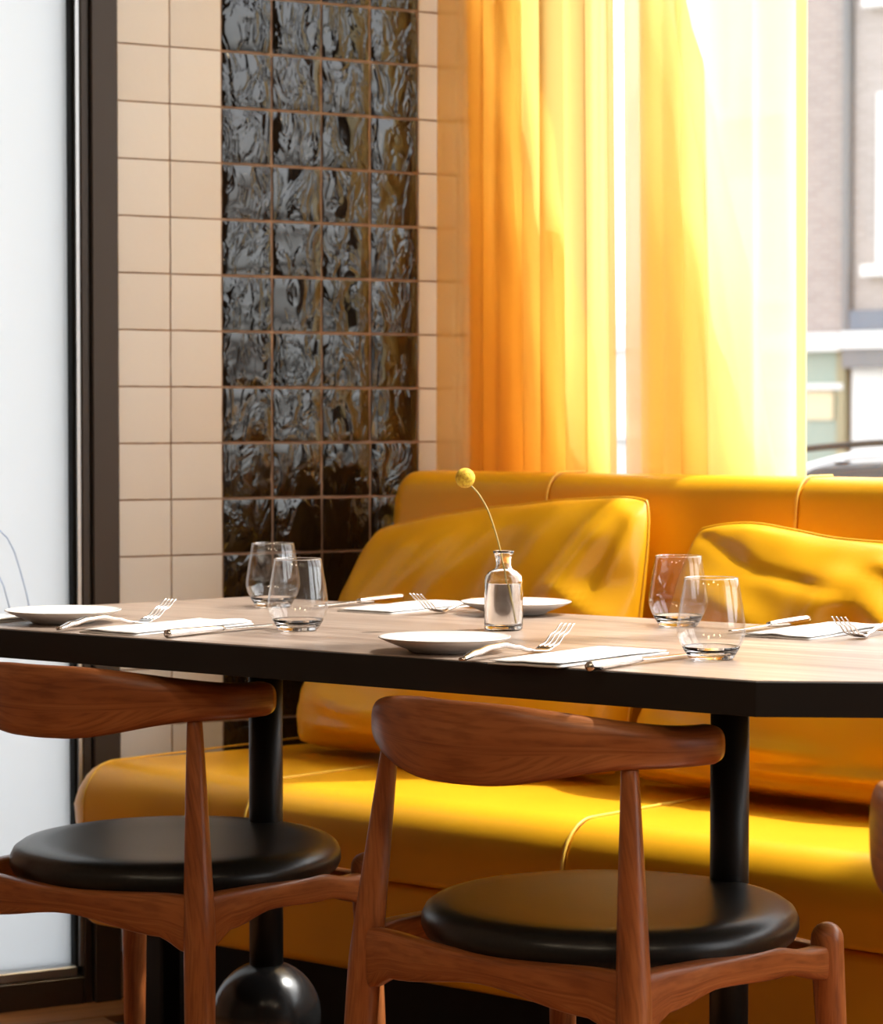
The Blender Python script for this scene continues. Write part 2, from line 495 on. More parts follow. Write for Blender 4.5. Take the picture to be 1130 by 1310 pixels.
# ------------------------------------------------------------------ tiled wall (local x along the wall, -y faces the room)
PITCH = 0.1015
wall = empty('wall_left', WP, TW)
tag(wall, 'tiled wall of cream and black square tiles beside the banquette', 'wall', kind='structure')
wb = MB().box(-0.104, 0.80, 0.0062, 0.20, 0, CEIL)
wb.box(-2.6, -0.62, 0.0062, 0.20, 0, CEIL).box(-0.62, -0.104, 0.0062, 0.20, 2.45, CEIL)
wb.build('grout_bed', M_grout, wall)
def tile_me(name, seed, amp, mt, seg=9, gap=0.0016, dome=0.0):
    rr = random.Random(seed)
    h = PITCH / 2 - gap
    verts, faces = [], []
    off = Vector((seed * 3.1, 0, seed * 1.7))
    for j in range(seg + 1):
        for i in range(seg + 1):
            x = -h + 2 * h * i / seg; z = -h + 2 * h * j / seg
            e = max(abs(x), abs(z)) / h
            edge = 0.0005 * max(0, (e - 0.90) / 0.10) ** 2
            wob = 0.0010 if e > 0.99 else 0
            d = amp * noise.noise(Vector((x * 34, 0, z * 26)) + off) + dome * ((x / h) ** 4 + 0.5 * (z / h) ** 4)
            x2 = x + wob * noise.noise(Vector((z * 60, 5, x * 60)) + off)
            z2 = z + wob * noise.noise(Vector((x * 60, 9, z * 60)) + off)
            verts.append((x2, 0.0014 + edge + d, z2))
    n = seg + 1
    for j in range(seg):
        for i in range(seg):
            faces.append((j * n + i, j * n + i + 1, (j + 1) * n + i + 1, (j + 1) * n + i))
    ring = [i for i in range(n)] + [j * n + seg for j in range(1, n)] + [seg * n + i for i in range(seg - 1, -1, -1)] + [j * n for j in range(seg - 1, 0, -1)]
    base = len(verts)
    m = len(ring)
    for k in ring: verts.append(verts[k])
    for k in ring: verts.append((verts[k][0], 0.010, verts[k][2]))
    for k in range(m):
        faces.append((base + k, base + m + k, base + m + (k + 1) % m, base + (k + 1) % m))
    me = mesh(name, verts, faces, True)
    fix(me); me.materials.append(mt)
    return me
cream_me = [tile_me('cream_tile', 10 + k, 0.0003, M_cream_tile, 6) for k in range(4)]
black_me = [tile_me('black_tile', 30 + k, 0.0008, M_black_tile, 10, 0.0026, 0.0010) for k in range(6)]
for c in range(-1, 7):
    for r_ in range(-8, 21):
        z = 0.792 + PITCH * (r_ + 0.5)
        if z < 0.05: continue
        blk = 1 <= c <= 4
        o = link('tile', rnd.choice(black_me if blk else cream_me), wall)
        o.location = (PITCH * (c + 0.5), 0, z)
        t_ = 0.030 if blk else 0.006
        o.rotation_euler = (0.6 * rnd.uniform(-t_, t_), 0, rnd.uniform(-t_, t_))

# glazed door at the left of the tiled wall
dr = empty('door_1', WP, TW)
tag(dr, 'frosted glass door in a dark bronze frame left of the tiles', 'door', kind='structure')
MB().box(-0.176, -0.160, -0.012, 0.09, 0.0, 2.44, 0.002, 1).build('inner_stile', M_bronze, dr)
MB().box(-0.158, -0.1085, -0.020, 0.09, 0.0, 2.44, 0.002, 1).build('jamb', M_bronze, dr)
MB().box(-0.1085, -0.104, -0.004, 0.09, 0.0, 2.44).build('shadow_gap', M_gasket, dr)
MB().box(-0.189, -0.176, 0.000, 0.06, 0.052, 2.40, 0.002, 1).build('gasket', M_gasket, dr)
MB().box(-0.183, -0.1765, -0.008, 0.0, 0.066, 2.40).build('glazing_bead', M_alu, dr)
MB().box(-0.62, -0.176, -0.012, 0.07, -0.01, 0.048, 0.002, 1).build('bottom_rail', M_bronze, dr)
MB().box(-0.58, -0.186, -0.004, 0.05, 0.048, 0.066, 0.002, 1).build('sill_strip', M_alu, dr)
MB().box(-0.62, -0.176, -0.012, 0.07, 2.40, 2.45).build('top_rail', M_bronze, dr)
MB().box(-0.62, -0.58, -0.012, 0.07, 0.048, 2.40).build('outer_stile', M_bronze, dr)
pn = MB().box(-0.58, -0.189, 0.022, 0.030, 0.066, 2.40).build('pane', M_frost, dr)
def line_on_pane(pts):
    me = sweep_me('painted_line', [Vector((x, 0.0212, z)) for x, z in pts], lambda i, t: (0.0009, 0.0009), 6, up=(0, 1, 0))
    link('painted_line', me, pn, M_blue_line)
line_on_pane([(-0.331, 0.846), (-0.318, 0.844), (-0.303, 0.83), (-0.290, 0.805), (-0.279, 0.77), (-0.268, 0.73), (-0.258, 0.68)])
line_on_pane([(-0.325, 0.775), (-0.310, 0.745), (-0.298, 0.70)])

# ------------------------------------------------------------------ window wall (local x = along, y = outwards)
WN = 3.92
bw = empty('wall_back', (0, 0, 0), -A_S)
tag(bw, 'window wall behind the yellow banquette', 'wall', kind='structure')
b_ = MB()
U0, U1 = -2.98, 0.62
b_.box(-3.20, 1.05, WN, WN + 0.26, 0, 0.88)
b_.box(-3.20, 1.05, WN, WN + 0.26, HEAD, CEIL)
b_.box(-3.20, U0, WN, WN + 0.26, 0.88, HEAD)
b_.box(U1, 1.05, WN, WN + 0.26, 0.88, HEAD)
b_.build('masonry', M_plaster, bw)
w1 = empty('window_1', (0, 0, 0), -A_S)
tag(w1, 'large clear street window behind the yellow curtains', 'window', kind='structure')
MB().box(U0, U0 + 0.05, WN + 0.10, WN + 0.17, 0.90, HEAD).build('frame_stile', M_bronze, w1)
MB().box(U1 - 0.05, U1, WN + 0.10, WN + 0.17, 0.90, HEAD).build('frame_stile', M_bronze, w1)
MB().box(U0, U1, WN + 0.10, WN + 0.17, HEAD - 0.06, HEAD).build('head_rail', M_bronze, w1)
MB().box(U0, U1, WN + 0.10, WN + 0.17, 0.88, 0.915).build('bottom_rail', M_white_sill, w1)
MB().box(-0.99, -0.93, WN + 0.10, WN + 0.17, 0.915, HEAD - 0.06).build('mullion', M_bronze, w1)
MB().box(U0 + 0.05, -0.99, WN + 0.13, WN + 0.136, 0.915, HEAD - 0.06).build('pane', M_pane, w1)
MB().box(-0.93, U1 - 0.05, WN + 0.13, WN + 0.136, 0.915, HEAD - 0.06).build('pane', M_pane, w1)
MB().box(U0, U1, WN - 0.09, WN + 0.10, 0.86, 0.90, 0.004, 1).build('sill', M_white_sill, w1)

# right-hand wall with its own street window (the light in the black tiles comes from it)
XR = 3.12
wr_ = MB()
wr_.box(XR, XR + 0.22, -2.8, 2.75, 0, 0.62).box(XR, XR + 0.22, -2.8, 2.75, HEAD, CEIL)
wr_.box(XR, XR + 0.22, -2.8, 0.9, 0.62, HEAD)
o = wr_.build('wall_right', M_plaster)
tag(o, 'plain side wall with a wide street window', 'wall', kind='structure')
w2 = empty('window_2', (0, 0, 0))
tag(w2, 'wide side window on the right of the room', 'window', kind='structure')
MB().box(XR + 0.08, XR + 0.14, 0.9, 2.70, 0.62, 0.67).build('bottom_rail', M_bronze, w2)
MB().box(XR + 0.08, XR + 0.14, 0.9, 2.70, HEAD - 0.06, HEAD).build('head_rail', M_bronze, w2)
for y in (0.9, 2.65):
    MB().box(XR + 0.08, XR + 0.14, y, y + 0.05, 0.67, HEAD - 0.06).build('mullion', M_bronze, w2)
MB().box(XR + 0.105, XR + 0.111, 0.95, 2.65, 0.67, HEAD - 0.06).build('pane', M_pane, w2)

# wall behind the camera, left side wall
o = MB().box(-2.9, 3.34, -3.0, -2.8, 0, CEIL).build('wall_near', M_plaster)
tag(o, 'plain plaster wall on the near side of the room', 'wall', kind='structure')
o = MB().box(-2.9, -2.75, -2.8, 3.6, 0, CEIL).build('wall_side', M_plaster)
tag(o, 'plain side wall at the far left of the room', 'wall', kind='structure')

# ------------------------------------------------------------------ curtains
def curtain(name, u_lo_top, u_hi_top, u_lo_bot, u_hi_bot, n0, folds, seed, label, hem, cloth, extra_layers=0, layer_mat=None, span=(0.5, 0.3), step=0.10, start=0.005, fold=1.0):
    root = empty(name, (0, 0, 0), -A_S)
    tag(root, label, 'curtain', 'sheer curtains at the street window')
    rr = random.Random(seed)
    ph = [rr.uniform(0, 6.28) for _ in range(6)]
    NU, NZ = 150, 40
    z0, z1 = 0.905, HEAD - 0.08
    def P(a, b):
        z = z0 + (z1 - z0) * b
        ul = u_lo_bot + (u_lo_top - u_lo_bot) * b; uh = u_hi_bot + (u_hi_top - u_hi_bot) * b
        w = a + 0.012 * math.sin(2.2 * b + ph[0]) * math.sin(math.pi * a)
        u = ul + (uh - ul) * w
        dep = 0.015 * math.sin(2 * math.pi * folds * (a ** 1.08) + ph[1] + 0.5 * b)
        dep += 0.007 * math.sin(2 * math.pi * folds * 1.73 * a + ph[2] + 0.9 * b)
        dep += 0.003 * math.sin(2 * math.pi * folds * 2.6 * a + ph[3])
        u += 0.008 * math.sin(2 * math.pi * folds * 2 * a + ph[4] + 0.4 * b)
        return (u, n0 + fold * dep * (0.75 + 0.25 * (1 - b)), z)
    verts = [P(i / NU, j / NZ) for j in range(NZ + 1) for i in range(NU + 1)]
    faces = [(j * (NU + 1) + i, j * (NU + 1) + i + 1, (j + 1) * (NU + 1) + i + 1, (j + 1) * (NU + 1) + i) for j in range(NZ) for i in range(NU)]
    link('cloth', mesh('cloth', verts, faces), root, cloth)
    for h0, h1 in hem:
        vv, ff = [], []
        for j in range(NZ + 1):
            for i in range(5):
                p = P(h0 + (h1 - h0) * i / 4, j / NZ); vv.append((p[0], p[1] - 0.002, p[2]))
        for j in range(NZ):
            for i in range(4): ff.append((j * 5 + i, j * 5 + i + 1, (j + 1) * 5 + i + 1, (j + 1) * 5 + i))
        link('side_hem', mesh('side_hem', vv, ff), root, M_hem)
    if extra_layers:      # partly bunched cloth, partly tinted layers added to imitate the light's diagonal fade
        for q in range(extra_layers):
            vv, ff = [], []
            for j in range(NZ + 1):
                for i in range(41):
                    f_ = min(1.0, (j / NZ) / 0.30)
                    sp = max(0.04, span[0] + (span[1] - span[0]) * f_ - step * q)      # wider towards the sill, shaped after the fade of the light
                    p = P(start + sp * i / 40, j / NZ)
                    vv.append((p[0] + 0.006 * math.sin(i * 0.7 + q), 2 * n0 - p[1] + 0.030 + 0.022 * q, p[2]))
            for j in range(NZ):
                for i in range(40): ff.append((j * 41 + i, j * 41 + i + 1, (j + 1) * 41 + i + 1, (j + 1) * 41 + i))
            link('gathered_fade_layer', mesh('gathered_fade_layer', vv, ff), root, layer_mat)
    hd = [Vector((u_lo_top + (u_hi_top - u_lo_top) * t / 12, n0, HEAD - 0.075)) for t in range(13)]
    link('heading_tape', sweep_me('heading_tape', hd, lambda i, t: (0.006, 0.02), 8), root, M_hem)
    return root
curtain('curtain', -3.046, -2.690, -3.065, -2.648, 3.78, 4.2, 3, 'left sheer yellow curtain panel overlapping the end of the tiled wall', [(0.0, 0.02)], M_sheer_shaded, 3, M_bunch_shaded, (0.84, 0.30), 0.22, 0.08, 0.7)
curtain('curtain', -2.660, -2.266, -2.629, -2.250, 3.78, 2.2, 11, 'right sheer yellow curtain panel whose free edge bares the street window', [(0.955, 1.0), (0.0, 0.012)], M_sheer, 3, M_fade, (0.80, 0.24), 0.20)
rod = empty('curtain_rod', (0, 0, 0), -A_S)
tag(rod, 'slim dark curtain rod above the yellow curtains', 'curtain rod')
link('rod', sweep_me('rod', tube_pts((-3.10, 3.78, HEAD - 0.045), (0.4, 3.78, HEAD - 0.045), 4), lambda i, t: (0.008, 0.008), 12), rod, M_black_metal)
for u_ in (-3.06, 0.36):
    MB().box(u_ - 0.006, u_ + 0.006, 3.78, WN, HEAD - 0.051, HEAD - 0.039).build('bracket', M_black_metal, rod)

# ------------------------------------------------------------------ banquette (local x along, y towards window)
ban = empty('banquette', (0, 0, 0), -A_S)
tag(ban, 'long yellow leather banquette under the street window', 'banquette')
def prof_sweep(name, prof, us, inset, mtl, parent, shear=None):
    """prof: closed list of (n, z); us: stations along u with inset factor 0..1 (shrinks the profile towards its centre)"""
    cn = sum(p[0] for p in prof) / len(prof); cz = sum(p[1] for p in prof) / len(prof)
    verts, faces = [], []
    m = len(prof)
    ua, ub = us[0], us[-1]
    for u_, k in zip(us, inset):
        for (n_, z_) in prof:
            dn, dz = n_ - cn, z_ - cz
            s_ = shear(n_) * (ub - u_) / (ub - ua) if shear else 0
            verts.append((u_ + s_, n_ - math.copysign(min(abs(dn), k), dn), z_ - math.copysign(min(abs(dz), k), dz)))
    for a in range(len(us) - 1):
        for q in range(m):
            q2 = (q + 1) % m
            faces.append((a * m + q, a * m + q2, (a + 1) * m + q2, (a + 1) * m + q))
    faces.append(tuple(range(m))); faces.append(tuple(range((len(us) - 1) * m, len(us) * m)))
    me = fix(mesh(name, verts, faces))
    for p in me.polygons:
        if len(p.vertices) > 4: p.use_smooth = False
    return link(name, me, parent, mtl)
def rounded(pts, rad, seg=8):
    out = []
    n = len(pts)
    for i in range(n):
        p = Vector(pts[i]); a = Vector(pts[i - 1]); b = Vector(pts[(i + 1) % n]); r_ = rad[i]
        if r_ <= 0: out.append(tuple(p)); continue
        d1 = (a - p).normalized(); d2 = (b - p).normalized()
        half = math.acos(max(-1, min(1, d1.dot(d2)))) / 2
        tl = r_ / math.tan(half)
        c = p + (d1 + d2).normalized() * (r_ / math.sin(half))
        s0 = p + d1 * tl - c; e0 = p + d2 * tl - c
        for k in range(seg + 1):
            v = s0.lerp(e0, k / seg); v = v.normalized() * r_
            out.append(tuple(c + v))
    return out
def ease(r_, k): return r_ * (1 - math.sqrt(max(0, 1 - (1 - k) ** 2)))
def stations(u0, u1, r0, r1, n=6, mid=6):
    us, ins = [], []
    for i in range(n): us.append(u0 + r0 * i / n); ins.append(ease(r0, i / n))
    for i in range(mid + 1): us.append(u0 + r0 + (u1 - r1 - u0 - r0) * i / mid); ins.append(0)
    for i in range(1, n + 1): us.append(u1 - r1 + r1 * i / n); ins.append(ease(r1, 1 - i / n))
    return us, ins
seat_prof = rounded([(2.965, 0.338), (2.955, 0.462), (3.58, 0.452), (3.58, 0.338)], [0.012, 0.070, 0.02, 0.01], 9)
lower_prof = rounded([(2.985, 0.185), (2.975, 0.333), (3.58, 0.333), (3.58, 0.185)], [0.02, 0.012, 0.01, 0.01], 5)
back_prof = rounded([(3.50, 0.40), (3.555, 0.945), (3.69, 0.945), (3.70, 0.40)], [0.02, 0.045, 0.035, 0.01], 9)
cuts = [-3.235, -2.800, -2.175, -1.55, -0.93, -0.30]
for i in range(5):
    r0 = 0.07 if i == 0 else 0.007
    us, ins = stations(cuts[i], cuts[i + 1], r0, 0.007, 7)
    sh = (lambda n_: max(0, n_ - 3.36) * 0.5) if i == 0 else None
    s_ = prof_sweep('seat_cushion', seat_prof, us, ins, M_yellow, ban, sh)
    us, ins = stations(cuts[i] + (0.01 if i == 0 else 0), cuts[i + 1], 0.05 if i == 0 else 0.005, 0.005, 6)
    prof_sweep('front_panel', lower_prof, us, ins, M_yellow, ban, sh)
    if i < 4:   # piping in the joint between two cushions
        loop = [Vector((cuts[i + 1], p[0], p[1])) for p in rounded([(2.963, 0.345), (2.953, 0.4625), (3.5, 0.454)], [0, 0.070, 0], 9)]
        link('piping', sweep_me('piping', loop, lambda i, t: (0.0026, 0.0026), 8, up=(1, 0, 0)), s_, M_seam)
# stitched edge around the free left end
loop = [Vector((-3.170, p[0], p[1])) for p in rounded([(2.9655, 0.345), (2.9545, 0.4622), (3.5, 0.454)], [0, 0.070, 0], 9)]
link('piping', sweep_me('piping', loop, lambda i, t: (0.0018, 0.0018), 8, up=(1, 0, 0)), s_, M_seam)
bcuts = [-3.010, -2.642, -2.146, -1.55, -0.93, -0.30]
for i in range(5):
    us, ins = stations(bcuts[i], bcuts[i + 1], 0.05 if i == 0 else 0.008, 0.008, 7)
    s_ = prof_sweep('back_panel', back_prof, us, ins, M_yellow, ban)
    if i < 4:
        loop = [Vector((bcuts[i + 1], p[0], p[1])) for p in rounded([(3.5025, 0.46), (3.5535, 0.9465), (3.66, 0.9465)], [0, 0.045, 0], 9)]
        link('piping', sweep_me('piping', loop, lambda i, t: (0.0022, 0.0022), 8, up=(1, 0, 0)), s_, M_seam)
MB().box(-3.15, -0.32, 3.12, 3.56, 0.0, 0.185).build('plinth', M_plinth, ban)
MB().box(-3.10, -3.055, 3.03, 3.075, 0.0, 0.186, 0.003, 1).build('foot', M_plinth, ban)
MB().box(-0.40, -0.355, 3.03, 3.075, 0.0, 0.186, 0.003, 1).build('foot', M_plinth, ban)

# ------------------------------------------------------------------ pillows
def pillow(label, corners, n_bot, n_top, thick, ridges, seed, bow=(0.03, 0.03, 0.02, 0.02)):
    """corners in (u, z): bl, br, tr, tl ; front face towards -y (local y = outward normal of the wall)"""
    bl, br, tr, tl = [Vector(c) for c in corners]
    cen = (bl + br + tr + tl) / 4
    base = empty('pillow', (0, 0, 0), -A_S)
    tag(base, label, 'pillow', 'large leather pillows on the banquette')
    NA = 64
    def edge(v): return max(0.0, 1 - abs(v) ** 3.2) ** 0.5
    def pt(a, b, side):
        s, t = (a + 1) / 2, (b + 1) / 2
        p = (bl * (1 - s) + br * s) * (1 - t) + (tl * (1 - s) + tr * s) * t
        # sides bow inwards a little, corners stay out
        p = p + Vector((0, -1)) * bow[0] * (1 - a * a) * max(0, b) ** 3 + Vector((0, 1)) * bow[1] * (1 - a * a) * max(0, -b) ** 3 * 0.2
        p = p + Vector((1, 0)) * bow[2] * (1 - b * b) * max(0, -a) ** 3 - Vector((1, 0)) * bow[3] * (1 - b * b) * max(0, a) ** 3
        c_ = (abs(a) * abs(b)) ** 5
        p = p + (cen - p) * 0.055 * c_
        th = thick * edge(a) * edge(b)
        sag = 1.0 - 0.30 * b
        th *= sag
        w = 0.0
        if side < 0:
            for (x0, y0, x1, y1, wd, am) in ridges:
                d = Vector((x1 - x0, y1 - y0)); L2 = d.length_squared
                k = max(0, min(1, ((a - x0) * d.x + (b - y0) * d.y) / L2))
                q = Vector((a - x0 - d.x * k, b - y0 - d.y * k)).length
                fade = 0.35 + 0.65 * math.sin(math.pi * min(1, max(0.0, 0.12 + k * 0.8)))
                w += 1.25 * am * fade * math.exp(-(q / (1.05 * wd)) ** 2)
            w += 0.008 * noise.noise(Vector((a * 2.3, b * 2.3, seed))) + 0.0035 * noise.noise(Vector((a * 5 + b * 3, b * 4 - a * 2, seed + 4)))
            # pulled creases fanning down from the top seam
            w += 0.0045 * math.sin(9.0 * a + 3.5 * b + seed) * max(0, b) ** 1.5
            w *= min(1, 3.5 * edge(a) * edge(b))
        n_c = n_bot + (n_top - n_bot) * t
        yy = n_c + side * (th * 0.5) - w
        if side > 0: yy = n_c + th * 0.42
        # the slack top edge waves
        zz = p.y + 0.006 * noise.noise(Vector((a * 2.5, 3.0, seed))) * max(0, b) ** 2
        return (p.x, yy, zz)
    verts, faces, idx = [], [], {}
    for side in (-1, 1):
        for j in range(NA + 1):
            for i in range(NA + 1):
                # concentrate rows near the seams
                a = math.sin((i / NA - 0.5) * math.pi * 0.98) / math.sin(math.pi * 0.49)
                b = math.sin((j / NA - 0.5) * math.pi * 0.98) / math.sin(math.pi * 0.49)
                rim = i in (0, NA) or j in (0, NA)
                if side > 0 and rim:
                    idx[(side, i, j)] = idx[(-1, i, j)]
                else:
                    idx[(side, i, j)] = len(verts); verts.append(pt(a, b, side))
    for side in (-1, 1):
        for j in range(NA):
            for i in range(NA):
                faces.append((idx[(side, i, j)], idx[(side, i + 1, j)], idx[(side, i + 1, j + 1)], idx[(side, i, j + 1)]))
    cover = link('cover', fix(mesh('pillow_cover', verts, faces)), base, M_yellow_pillow)
    ring = [verts[idx[(-1, i, 0)]] for i in range(NA + 1)] + [verts[idx[(-1, NA, j)]] for j in range(1, NA + 1)]
    ring += [verts[idx[(-1, i, NA)]] for i in range(NA - 1, -1, -1)] + [verts[idx[(-1, 0, j)]] for j in range(NA - 1, 0, -1)]
    ring.append(ring[0])
    link('seam', sweep_me('seam', ring, lambda i, t: (0.0028, 0.0028), 6, up=(0, 1, 0)), base, M_yellow_pillow)
    return base
R1 = [(-0.55, 0.75, -0.75, 0.15, 0.10, 0.012), (-0.25, 0.80, -0.62, 0.10, 0.09, 0.012), (0.05, 0.80, -0.30, 0.20, 0.10, 0.010),
      (0.45, 0.85, 0.25, 0.25, 0.13, 0.016), (0.85, 0.90, 0.62, 0.35, 0.09, 0.018), (0.62, 0.35, 0.95, 0.05, 0.08, 0.014),
      (0.35, 0.05, 0.95, -0.10, 0.10, 0.012), (0.97, 0.85, 0.85, 0.3, 0.05, 0.010), (-0.9, -0.45, 0.0, -0.75, 0.10, 0.016), (-0.7, -0.75, 0.4, -0.85, 0.06, 0.012)]
R2 = [(-0.95, 0.92, -0.45, 0.70, 0.045, -0.006), (-0.45, 0.70, 0.10, 0.66, 0.045, -0.007), (-0.80, 0.55, -0.30, 0.25, 0.12, 0.018),
      (0.0, 0.75, -0.12, 0.20, 0.10, 0.024), (0.15, 0.65, 0.80, 0.05, 0.13, 0.030), (-0.6, 0.05, 0.1, 0.1, 0.12, 0.012),
      (0.2, 0.88, 0.95, 0.80, 0.05, 0.012), (-0.9, -0.55, 0.2, -0.60, 0.08, 0.018), (-0.2, -0.75, 0.7, -0.70, 0.06, 0.018), (-0.7, -0.85, 0.3, -0.92, 0.05, 0.012)]
pillow('slumped yellow leather pillow behind the bud vase, against the tiled wall', [(-3.055, 0.465), (-2.345, 0.465), (-2.375, 0.918), (-2.985, 0.845)], 3.355, 3.487, 0.18, R1, 2.0, (-0.008, 0.02, -0.004, 0.004))
pillow('creased shiny yellow leather pillow behind the right pair of tumblers', [(-2.335, 0.465), (-1.62, 0.465), (-1.68, 0.80), (-2.30, 0.878)], 3.355, 3.487, 0.18, R2, 9.0, (-0.012, 0.02, 0.004, 0.004))

# ------------------------------------------------------------------ table
TZ = 0.76
TK = 0.28 / 0.30
tb = empty('dining_table', (0, 0, 0), -A_T)
tag(tb, 'long walnut dining table with a thick black edge on black columns', 'table')
outline = [(a * TK, b * TK) for a, b in [(-2.865, 2.574), (-1.464, 2.574), (-1.09, 2.815), (-1.09, 3.05), (-1.464, 3.290), (-2.846, 3.290), (-2.925, 2.98)]]
def inset_poly(pts, d):
    n = len(pts); out = []
    for i in range(n):
        a, p, b = Vector(pts[i - 1]), Vector(pts[i]), Vector(pts[(i + 1) % n])
        e1 = (p - a).normalized(); e2 = (b - p).normalized()
        n1 = Vector((-e1.y, e1.x)); n2 = Vector((-e2.y, e2.x))
        k = (n1 + n2).normalized()
        out.append(tuple(p + k * (d / k.dot(n1))))
    return out
MB().prism(inset_poly(outline, 0.003), TZ - 0.035, TZ, 0.0006, 1).build('table_top', M_top, tb)
MB().prism(outline, TZ - 0.039, TZ - 0.0012, 0.0012, 2).build('edge_band', M_edge, tb)
def leg(u_, n_):
    prof = [(0.0, 0.0), (0.19, 0.0), (0.192, 0.004), (0.19, 0.010), (0.06, 0.016), (0.034, 0.03), (0.028, 0.06), (0.034, 0.098), (0.0, 0.100)]
    o1 = link('foot', lathe_me('foot', prof, 56), tb, M_black_metal); o1.location = (u_, n_, 0)
    pr_ = [(0.0, 0.0925)]
    for k in range(1, 21):
        a = math.pi * (k / 21)
        pr_.append((0.0795 * math.sin(a), 0.172 - 0.0795 * math.cos(a)))
    pr_.append((0.0, 0.2515))
    o2 = link('ball', lathe_me('ball', pr_, 56), tb, M_black_gloss); o2.location = (u_, n_, 0)
    o3 = link('column', lathe_me('column', [(0, 0.23), (0.0246, 0.23), (0.0246, TZ - 0.045), (0.0, TZ - 0.045)], 40), tb, M_black_metal); o3.location = (u_, n_, 0)
    for p in o3.data.polygons: p.use_smooth = abs(p.normal.z) < 0.5
    MB().box(u_ - 0.16, u_ + 0.16, n_ - 0.11, n_ + 0.11, TZ - 0.047, TZ - 0.039).build('mounting_plate', M_black_metal, tb)
leg(-2.512 * 0.966, 2.94 * 0.966)
leg(-1.705 * 0.966, 2.93 * 0.966)

